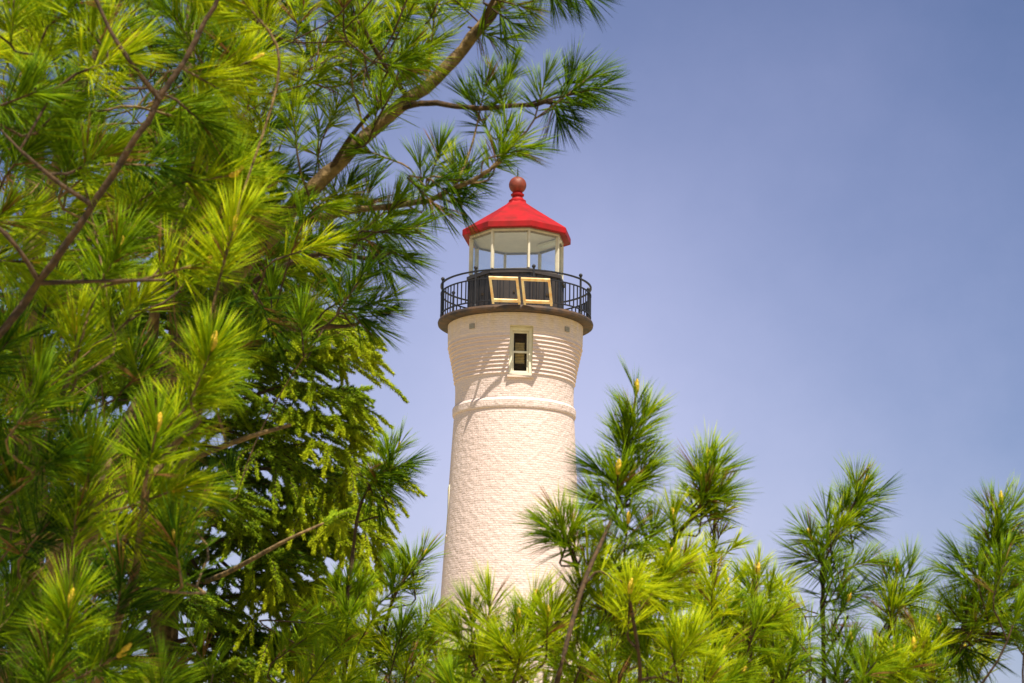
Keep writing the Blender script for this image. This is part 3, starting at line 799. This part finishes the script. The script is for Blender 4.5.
# -- spruce behind the pines -------------------------------------------
class Spruce:
    def __init__(s, label, base, top, n_br, rad_at, az=(0, 360), dens=2.1):
        s.root = empty('spruce_tree', base); set_props(s.root, label, 'spruce tree')
        base = np.array(base); s.base = base
        T = np.array([base, base + [0.01, 0, top * 0.5], base + [0, 0.01, top]])
        w = Acc(); w.add(*tube(smooth_line(T, 8), np.linspace(0.075, 0.012, 17), 10)); s.trunk = w.build('trunk', M['bark'], s.root, True)
        s.dens = dens
    def branch(s, z, az, L, lift, tone, side=9, prebuilt=None):
        a = R_(az); out = np.array([math.sin(a), -math.cos(a), 0.0])
        p0 = s.base + [0, 0, z]
        pts = [p0, p0 + out * L * 0.4 + [0, 0, L * lift * 0.5], p0 + out * L * 0.75 + [0, 0, L * (lift * 0.7 - 0.06)], p0 + out * L + [0, 0, L * (lift * 0.8 - 0.02)]]
        s.spray(pts, tone, side)
    def spray(s, pts, tone, side=9, hang=0.22, r0=0.009, bare=0.25):
        P = smooth_line(pts, 6); w = Acc(); lf = Acc()
        w.add(*tube(P, np.linspace(r0, 0.0025, len(P)), 6))
        tang = np.gradient(P, axis=0)
        L = np.sum(np.linalg.norm(np.diff(P, axis=0), axis=1))
        def dress(a, b, nn, tn, nl=0.022):
            u = rng.random(nn); ax = nrm(b - a); phi = rng.random(nn) * 2 * np.pi
            e1 = nrm(np.cross(ax, [0.1, 0.3, 0.9])); e2 = np.cross(ax, e1)
            tl = np.radians(48 + rng.normal(size=nn) * 9 - 22 * u)
            dv = ax * np.cos(tl)[:, None] + (e1 * np.cos(phi)[:, None] + e2 * np.sin(phi)[:, None]) * np.sin(tl)[:, None]
            lf.add(*needles(a + (b - a) * u[:, None], dv, nl * (0.8 + 0.3 * rng.random(nn)), 0.0012, 0.0, np.clip(tn + rng.normal(size=nn) * 0.05, 0, 1)))
        m_ = len(P); k0 = int(m_ * bare)
        for k in range(k0, m_ - 1):
            dress(P[k], P[k + 1], int(55 * s.dens), tone)
        dress(P[-1], P[-1] + nrm(tang[-1]) * 0.06, int(70 * s.dens), tone + 0.3)
        for k in range(side):
            t = bare + 0.03 + (0.95 - bare) * (k + random.random() * 0.6) / side; i = min(m_ - 1, int(t * m_)); p = P[i]; tg = nrm(tang[i])
            sd = nrm(np.cross(tg, [0, 0, 1])) * (1 if k % 2 else -1)
            ln = (0.10 + 0.22 * (1 - t)) * min(1.0, L / 0.45) * random.uniform(0.7, 1.2)
            e = p + (tg * 0.65 + sd * 0.8 + np.array([0, 0, -hang * random.uniform(0.4, 1.5)])) * ln
            mid = (p + e) / 2 + [0, 0, 0.02]
            w.add(*tube([p, mid, e], [0.003, 0.0025, 0.0016], 5))
            dress(p, mid, int(60 * s.dens), tone); dress(mid, e, int(70 * s.dens), tone + 0.08)
            e2_ = e + nrm(e - mid) * 0.045 + [0, 0, -0.01]
            dress(e, e2_, int(70 * s.dens), tone + random.uniform(0.1, 0.35), 0.014)
            for q in range(2):
                f = p + (e - p) * random.uniform(0.3, 0.8); g2 = f + (nrm(e - p) * 0.6 + (sd if q else tg) * 0.5 + [0, 0, -0.35]) * random.uniform(0.05, 0.09)
                w.add(*tube([f, g2], [0.002, 0.0014], 5)); dress(f, g2, int(70 * s.dens), tone + 0.2, 0.014)
        br = w.build('branch', M['bark'] if r0 > 0.0095 else M['twig'], s.root, True); lf.build('needles', M['spruce'], br)

S = Spruce('dark spruce behind the pines with drooping lime green new shoots on its right side', ground_under(175, 7.8), 4.9, 0, None)
zs = lambda y: float(at(175, y, 7.8)[2])
for k in range(96):
    y = 120 + 640 * (k + random.random()) / 96
    az = (k * 137.5) % 360
    Lr = 0.30 + 0.30 * min(1.0, max(0, (y - 150) / 250)) * random.uniform(0.75, 1.1)
    if y < 250: Lr *= 0.8
    S.branch(zs(y), az, Lr, random.uniform(-0.1, 0.25), random.uniform(0.0, 0.22), side=13)
def sp(pl, tone, side=8, r0=0.006, bare=0.25): S.spray([at(*p) for p in pl], tone, side, r0=r0, bare=bare)
sp([(180, 590, 7.6), (215, 578, 7.1), (240, 566, 6.95), (285, 541, 6.9), (322, 524, 6.95), (345, 515, 7.0)], 0.40, 5, 0.010, 0.8)
sp([(230, 470, 7.7), (290, 470, 7.5), (330, 490, 7.4), (362, 520, 7.3), (384, 552, 7.3)], 0.62, 11)
sp([(240, 440, 7.7), (290, 415, 7.5), (330, 420, 7.4), (352, 432, 7.4)], 0.5, 9)
sp([(240, 400, 7.7), (290, 385, 7.5), (330, 392, 7.4), (350, 410, 7.4)], 0.45, 9)
sp([(230, 350, 7.7), (290, 345, 7.5), (335, 352, 7.4), (360, 346, 7.4)], 0.55, 9)
sp([(235, 300, 7.7), (280, 300, 7.5), (320, 318, 7.4), (340, 340, 7.4)], 0.55, 9)
sp([(240, 520, 7.7), (285, 560, 7.4), (310, 600, 7.4), (318, 640, 7.4)], 0.62, 11)
sp([(220, 560, 7.7), (265, 600, 7.4), (290, 640, 7.3), (300, 683, 7.3)], 0.55, 11)
sp([(250, 450, 7.6), (310, 445, 7.4), (345, 455, 7.3), (352, 480, 7.3)], 0.6, 9)
sp([(190, 640, 7.8), (230, 640, 7.6), (270, 650, 7.5), (310, 670, 7.4)], 0.4, 12)
sp([(180, 540, 7.8), (215, 600, 7.6), (225, 650, 7.5), (230, 700, 7.4)], 0.4, 12)
sp([(180, 600, 7.8), (200, 640, 7.5), (195, 680, 7.4), (190, 720, 7.4)], 0.35, 12)
sp([(200, 420, 7.7), (250, 440, 7.4), (280, 470, 7.3), (300, 510, 7.3)], 0.35, 12)
sp([(200, 480, 7.7), (240, 500, 7.4), (262, 540, 7.3), (270, 590, 7.3)], 0.35, 12)
sp([(225, 500, 7.7), (300, 505, 7.4), (335, 525, 7.3), (352, 560, 7.3)], 0.6, 10)

# -- far pine filling the left behind everything ------------------------
gG = ground_under(20, 9.2)
G = Pine('shaded pine far back at the left, seen only through gaps between the nearer pines', gG, nl=0.11, nrad=0.0012)
G.limb([gG, at(20, 700, 9.2), at(30, 350, 9.2), at(40, -80, 9.2)], 0.08, 0.03, trunk=True, sub=6)
fill(G, [(-60, -60), (200, -60), (215, 300), (130, 560), (110, 700), (-60, 700)], 110, 8.6, 9.6, 70, 50, n=130, Lp=30, tone=(0.0, 0.2), holes=[(a, b, r * 0.8) for a, b, r in HOLES], mind=20, pc=0)  # darkest tones put the deep shade into the needle colour
G.build()

# -- young pines along the bottom ---------------------------------------
def young(label, x0, d, nl=0.098, nrad=0.00078):
    g = ground_under(x0, d); return Pine(label, g, nl=nl, nrad=nrad), g
GRP = None
# centre pine, leader in front of the tower's right edge
C, gC = young('young pine whose leader crosses the right edge of the tower, two tall shoots with candles', 500, 4.7)
bC = C.limb([gC, at(505, 1200, 4.7), at(530, 800, 4.65)], 0.03, 0.0068, trunk=True, sub=6)
C.limb([at(530, 800, 4.65), at(555, 690, 4.25), at(583, 586, 4.35), at(608, 528, 4.5), at(618, 502, 4.6), at(628, 440, 4.62), at(636, 395, 4.6)], 0.0052, 0.0024, sub=6)
C.limb([at(583, 590, 4.6), at(572, 555, 4.55), at(560, 516, 4.5)], 0.004, 0.0025)
C.limb([at(545, 740, 4.62), at(610, 690, 4.65), at(637, 641, 4.65), at(671, 546, 4.65), at(700, 507, 4.65), at(708, 464, 4.65)], 0.009, 0.003)
C.limb([at(530, 800, 4.65), at(505, 720, 4.5), at(500, 660, 4.45), at(517, 625, 4.4)], 0.007, 0.003)
C.limb([at(535, 790, 4.65), at(620, 740, 4.4), at(640, 680, 4.35), at(630, 600, 4.3)], 0.007, 0.003)
for x, y, d, ang, lp, tn, cn, tz in (
    (636, 392, 4.6, 86, 66, .42, 1.2, .1), (630, 425, 4.6, 80, 60, .4, 0, .2), (645, 415, 4.6, 68, 52, .38, 0, 0), (622, 438, 4.6, 105, 50, .38, 0, 0),
    (618, 472, 4.55, 88, 46, .5, 1.3, .35), (650, 462, 4.6, 45, 42, .4, 0, .1), (600, 470, 4.6, 135, 44, .35, 0, .1), (640, 480, 4.6, 60, 50, .45, 0, .3), (595, 500, 4.6, 140, 40, .4, 0, .2),
    (558, 515, 4.5, 112, 52, .4, .9, .2), (548, 528, 4.5, 145, 40, .35, 0, .1), (574, 525, 4.5, 70, 42, .4, 0, .2),
    (708, 458, 4.65, 82, 52, .4, 1.1, .1), (716, 470, 4.65, 60, 42, .35, 0, .1), (698, 472, 4.65, 108, 44, .4, 0, .1), (704, 492, 4.65, 85, 44, .45, 0, .3), (722, 492, 4.65, 40, 36, .4, 0, .1),
    (673, 516, 4.6, 95, 46, .55, 1.0, .3), (671, 561, 4.5, 85, 46, .6, 1.1, .4), (628, 521, 4.5, 85, 46, .55, 1.1, .4), (630, 591, 4.3, 88, 50, .6, 1.2, .4),
    (518, 621, 4.4, 88, 52, .55, 1.2, .4), (548, 614, 4.4, 88, 50, .5, 1.0, .4), (500, 640, 4.4, 120, 48, .45, 0, .2), (535, 600, 4.45, 80, 50, .5, 1, .2),
    (590, 560, 4.5, 70, 46, .55, 0, .3), (605, 545, 4.5, 120, 46, .5, 0, .3), (655, 580, 4.5, 40, 46, .6, 0, .3), (690, 560, 4.55, 50, 46, .55, 0, .3), (655, 525, 4.6, 70, 46, .5, 0, .2),
    (470, 612, 4.5, 95, 48, .45, .9, .2), (455, 632, 4.5, 120, 44, .4, 0, .2), (490, 600, 4.5, 85, 46, .45, 0, .2)):
    C.px(x, y, d, ang, tz=tz, Lp=lp, n=150, tone=tn, candle=cn)
fill(C, [(450, 720), (455, 660), (500, 640), (560, 600), (600, 560), (690, 555), (735, 610), (745, 720)], 66, 4.35, 5.2, 80, 35, n=150, Lp=46, tone=(0.35, 0.65), mind=18, pc=0.35)
C.build()

# finer, yellower pine behind the centre one
F, gF = young('bright yellow green pine with finer tufts behind the two tall shoots', 715, 7.4, nl=0.085, nrad=0.0010)
F.limb([gF, at(715, 1000, 7.4), at(714, 740, 7.4)], 0.03, 0.010, trunk=True)
F.limb([at(714, 740, 7.4), at(713, 580, 7.4), at(716, 490, 7.4)], 0.009, 0.0035)
F.limb([at(714, 760, 7.4), at(770, 700, 7.3), at(790, 600, 7.2)], 0.008, 0.004)
F.limb([at(714, 760, 7.4), at(650, 700, 7.3), at(630, 560, 7.2)], 0.008, 0.004)
for x, y, ang in ((716, 488, 88), (728, 505, 60), (704, 508, 110), (722, 530, 70), (706, 545, 100), (735, 545, 45), (695, 560, 120), (740, 575, 40), (716, 560, 88), (760, 560, 70), (785, 585, 75), (640, 545, 95), (770, 590, 90)):
    F.px(x, y, 7.35, ang, tz=.2, Lp=34, n=85, tone=.65, candle=.9 if ang == 88 else False)
fill(F, [(580, 720), (600, 600), (640, 560), (690, 560), (740, 575), (790, 590), (810, 720)], 65, 7.0, 7.9, 80, 35, n=85, Lp=34, tone=(0.5, 0.8), mind=15, pc=0.15)
F.build()

# right pine
D, gD = young('slim young pine right of centre with a straight dark stem and one tall tilted tip', 832, 5.3, nl=0.096, nrad=0.00075)
D.limb([gD, at(830, 1200, 5.3), at(826, 800, 5.3)], 0.03, 0.0066, trunk=True, sub=6)
D.limb([at(826, 800, 5.3), at(824, 683, 5.3), at(823, 565, 5.3), at(826, 546, 5.3), at(842, 523, 5.3), at(864, 488, 5.3)], 0.0062, 0.0026, sub=6)
D.limb([at(826, 830, 5.3), at(775, 720, 5.1), at(751, 660, 5.0), at(757, 580, 5.0)], 0.007, 0.003)
D.limb([at(740, 720, 5.2), at(752, 683, 5.1), at(775, 650, 5.1), at(800, 626, 5.15)], 0.006, 0.003)
D.limb([at(824, 660, 5.3), at(838, 635, 5.2), at(848, 616, 5.15)], 0.004, 0.0025)
D.limb([at(824, 690, 5.3), at(870, 680, 5.2), at(888, 639, 5.2), at(897, 578, 5.2)], 0.006, 0.003)
for x, y, d, ang, lp, tn, cn, tz in (
    (864, 486, 5.3, 60, 56, .36, 1.1, .1), (856, 482, 5.3, 92, 42, .3, 0, .1), (874, 496, 5.3, 25, 42, .35, 0, .1), (860, 505, 5.3, 40, 52, .4, 0, .2), (846, 505, 5.3, 100, 46, .32, 0, .1), (862, 524, 5.3, 5, 44, .3, 0, .1),
    (826, 512, 5.3, 98, 46, .34, 0, .1), (811, 538, 5.25, 112, 48, .36, 1.0, .2), (804, 530, 5.25, 140, 40, .32, 0, .1), (838, 530, 5.25, 70, 48, .4, 0, .3), (830, 560, 5.25, 80, 46, .4, 0, .3), (802, 556, 5.25, 160, 36, .3, 0, .1),
    (848, 600, 5.15, 62, 44, .36, .9, .2), (845, 575, 5.2, 60, 46, .36, 0, .2), (862, 590, 5.2, 20, 40, .3, 0, .1), (870, 560, 5.2, 20, 30, .3, 0, 0),
    (897, 570, 5.2, 84, 52, .42, 1.1, .2), (910, 568, 5.2, 68, 42, .35, 0, .1), (886, 575, 5.2, 100, 42, .4, 0, .1), (905, 595, 5.15, 60, 48, .45, 0, .3), (888, 605, 5.15, 105, 46, .45, 0, .3), (920, 590, 5.2, 45, 40, .4, 0, .1),
    (758, 573, 5.0, 88, 48, .45, 1.0, .2), (748, 585, 5.0, 110, 44, .45, 0, .2), (770, 590, 5.0, 60, 44, .5, 0, .2), (744, 610, 5.0, 90, 46, .55, .9, .3), (775, 615, 5.0, 50, 46, .55, 0, .3),
    (793, 655, 5.0, 75, 40, .35, 0, .2), (812, 625, 5.15, 60, 40, .35, 0, .2), (850, 640, 5.1, 70, 44, .38, .9, .2), (870, 655, 5.1, 80, 44, .4, 0, .2), (835, 670, 5.1, 100, 40, .35, 0, .2)):
    D.px(x, y, d, ang, tz=tz, Lp=lp, n=105, tone=tn, candle=cn)
fill(D, [(735, 720), (740, 630), (770, 600), (792, 625), (800, 720)], 26, 4.8, 5.5, 75, 35, n=105, Lp=42, tone=(0.25, 0.6), mind=14, pc=0.3)
fill(D, [(860, 720), (870, 650), (900, 610), (925, 620), (940, 720)], 14, 4.9, 5.4, 75, 35, n=105, Lp=42, tone=(0.3, 0.55), mind=20, pc=0.3)
fill(D, [(800, 720), (805, 640), (840, 620), (870, 640), (880, 720)], 9, 5.2, 5.8, 80, 35, n=95, Lp=40, tone=(0.15, 0.45), mind=20, pc=0.2)
D.build()

# rightmost pine, branches entering from the frame's edge
E, gE = young('rightmost young pine, brown branch entering from the right edge below a tall tilted shoot', 1120, 5.2, nl=0.096, nrad=0.00075)
E.limb([gE, at(1118, 1200, 5.2), at(1115, 800, 5.2), at(1112, 640, 5.2), at(1110, 470, 5.2)], 0.03, 0.008, trunk=True, sub=6)
E.limb([at(1113, 690, 5.2), at(1060, 645, 5.2), at(1024, 639, 5.15), at(985, 634, 5.15), at(962, 631, 5.1), at(938, 640, 5.1)], 0.0085, 0.004, knots=0.001)
E.limb([at(962, 631, 5.1), at(975, 590, 5.1), at(986, 557, 5.1), at(1001, 508, 5.1)], 0.005, 0.003)
E.limb([at(1020, 639, 5.15), at(1003, 618, 5.1), at(996, 590, 5.1)], 0.004, 0.003)
E.limb([at(1113, 740, 5.2), at(1040, 720, 5.1), at(950, 700, 5.0), at(916, 660, 5.0)], 0.008, 0.003)
for x, y, d, ang, lp, tn, cn, tz in (
    (1001, 503, 5.1, 84, 54, .36, 1.1, .1), (1012, 508, 5.1, 62, 44, .3, 0, .1), (992, 512, 5.1, 102, 46, .34, 0, .1), (1006, 525, 5.1, 70, 50, .38, 0, .3), (988, 535, 5.1, 110, 46, .34, 0, .1), (1018, 540, 5.1, 30, 44, .34, 0, .1), (1012, 560, 5.1, 10, 44, .3, 0, .1), (980, 556, 5.1, 120, 40, .32, 0, .1),
    (960, 556, 5.1, 128, 44, .28, 0, .1), (952, 572, 5.1, 150, 36, .26, 0, .1), (964, 600, 5.1, 100, 50, .42, 1.0, .3), (950, 608, 5.1, 130, 44, .4, 0, .2), (976, 590, 5.1, 75, 46, .42, 0, .3), (996, 578, 5.1, 80, 48, .45, 1.0, .3), (1010, 590, 5.1, 45, 46, .4, 0, .2), (1022, 600, 5.1, 40, 44, .4, 0, .2),
    (940, 622, 5.1, 120, 44, .45, .9, .3), (985, 612, 5.05, 60, 46, .5, 0, .4), (1020, 618, 5.1, 10, 40, .35, 0, .2),
    (985, 655, 5.15, -18, 46, .2, 0, .1), (968, 662, 5.15, -60, 36, .16, 0, .1), (990, 640, 5.15, 5, 44, .25, 0, .1), (958, 655, 5.15, -100, 24, .2, 0, .1),
    (914, 650, 5.0, 90, 50, .5, 1.2, .3), (895, 652, 5.0, 100, 46, .5, .9, .3), (930, 648, 5.0, 70, 46, .5, 0, .3), (940, 675, 5.0, 60, 44, .5, 0, .3), (900, 680, 5.0, 100, 44, .5, 0, .3)):
    E.px(x, y, d, ang, tz=tz, Lp=lp, n=105, tone=tn, candle=cn)
fill(E, [(860, 720), (880, 650), (930, 605), (965, 600), (990, 645), (960, 720)], 22, 5.1, 5.8, 80, 38, n=105, Lp=42, tone=(0.15, 0.5), mind=17, pc=0.25)
fill(E, [(960, 610), (985, 560), (1060, 520), (1100, 700), (1030, 640)], 22, 5.0, 5.6, 65, 38, n=105, Lp=42, tone=(0.15, 0.5), mind=18, pc=0.25)
E.build()

# pine between the spruce and the tower
K, gK = young('low young pine between the spruce and the tower, short shoots pointing right', 330, 6.2, nl=0.10, nrad=0.0009)
K.limb([gK, at(332, 1000, 6.2), at(338, 800, 6.2)], 0.03, 0.009, trunk=True)
K.limb([at(338, 800, 6.2), at(345, 660, 6.2), at(348, 585, 6.2)], 0.009, 0.004)
K.limb([at(338, 800, 6.2), at(370, 700, 6.1), at(392, 602, 6.0), at(424, 556, 6.0)], 0.007, 0.003)
K.limb([at(340, 760, 6.2), at(400, 720, 6.0), at(430, 650, 5.9)], 0.007, 0.003)
K.limb([at(346, 640, 6.2), at(352, 560, 6.3), at(361, 503, 6.3), at(380, 472, 6.3), at(398, 448, 6.3)], 0.006, 0.003)
for x, y, d, ang, lp, tn, cn, tz in (
    (424, 555, 6.0, 52, 46, .34, .8, .1), (412, 562, 6.0, 95, 38, .34, 0, .1), (405, 582, 6.0, 40, 44, .36, 0, .1), (396, 572, 6.0, 80, 38, .36, 0, .1),
    (398, 447, 6.3, 55, 42, .34, .7, .1), (408, 462, 6.3, 25, 38, .3, 0, .1), (388, 452, 6.3, 95, 36, .34, 0, .1), (396, 478, 6.3, -5, 40, .26, 0, .1), (384, 488, 6.3, -40, 36, .22, 0, .1), (376, 478, 6.3, 110, 34, .32, 0, .1), (380, 505, 6.3, -60, 30, .2, 0, .1),
    (348, 582, 6.2, 90, 36, .38, .8, .1), (336, 592, 6.2, 125, 34, .38, 0, .1), (362, 590, 6.2, 60, 36, .4, 0, .1),
    (350, 610, 6.0, 80, 44, .42, 0, .3), (375, 615, 6.0, 60, 44, .42, 0, .3), (330, 625, 6.0, 110, 44, .4, 0, .3), (405, 620, 5.9, 70, 44, .42, 0, .3), (430, 615, 5.9, 60, 44, .4, .8, .2), (318, 615, 6.0, 120, 40, .4, 0, .2)):
    K.px(x, y, d, ang, tz=tz, Lp=lp, n=120, tone=tn, candle=cn)
fill(K, [(290, 720), (300, 640), (340, 615), (440, 625), (465, 650), (490, 720)], 52, 5.6, 6.4, 75, 40, n=135, Lp=44, tone=(0.35, 0.6), mind=15, pc=0.12)
K.build()
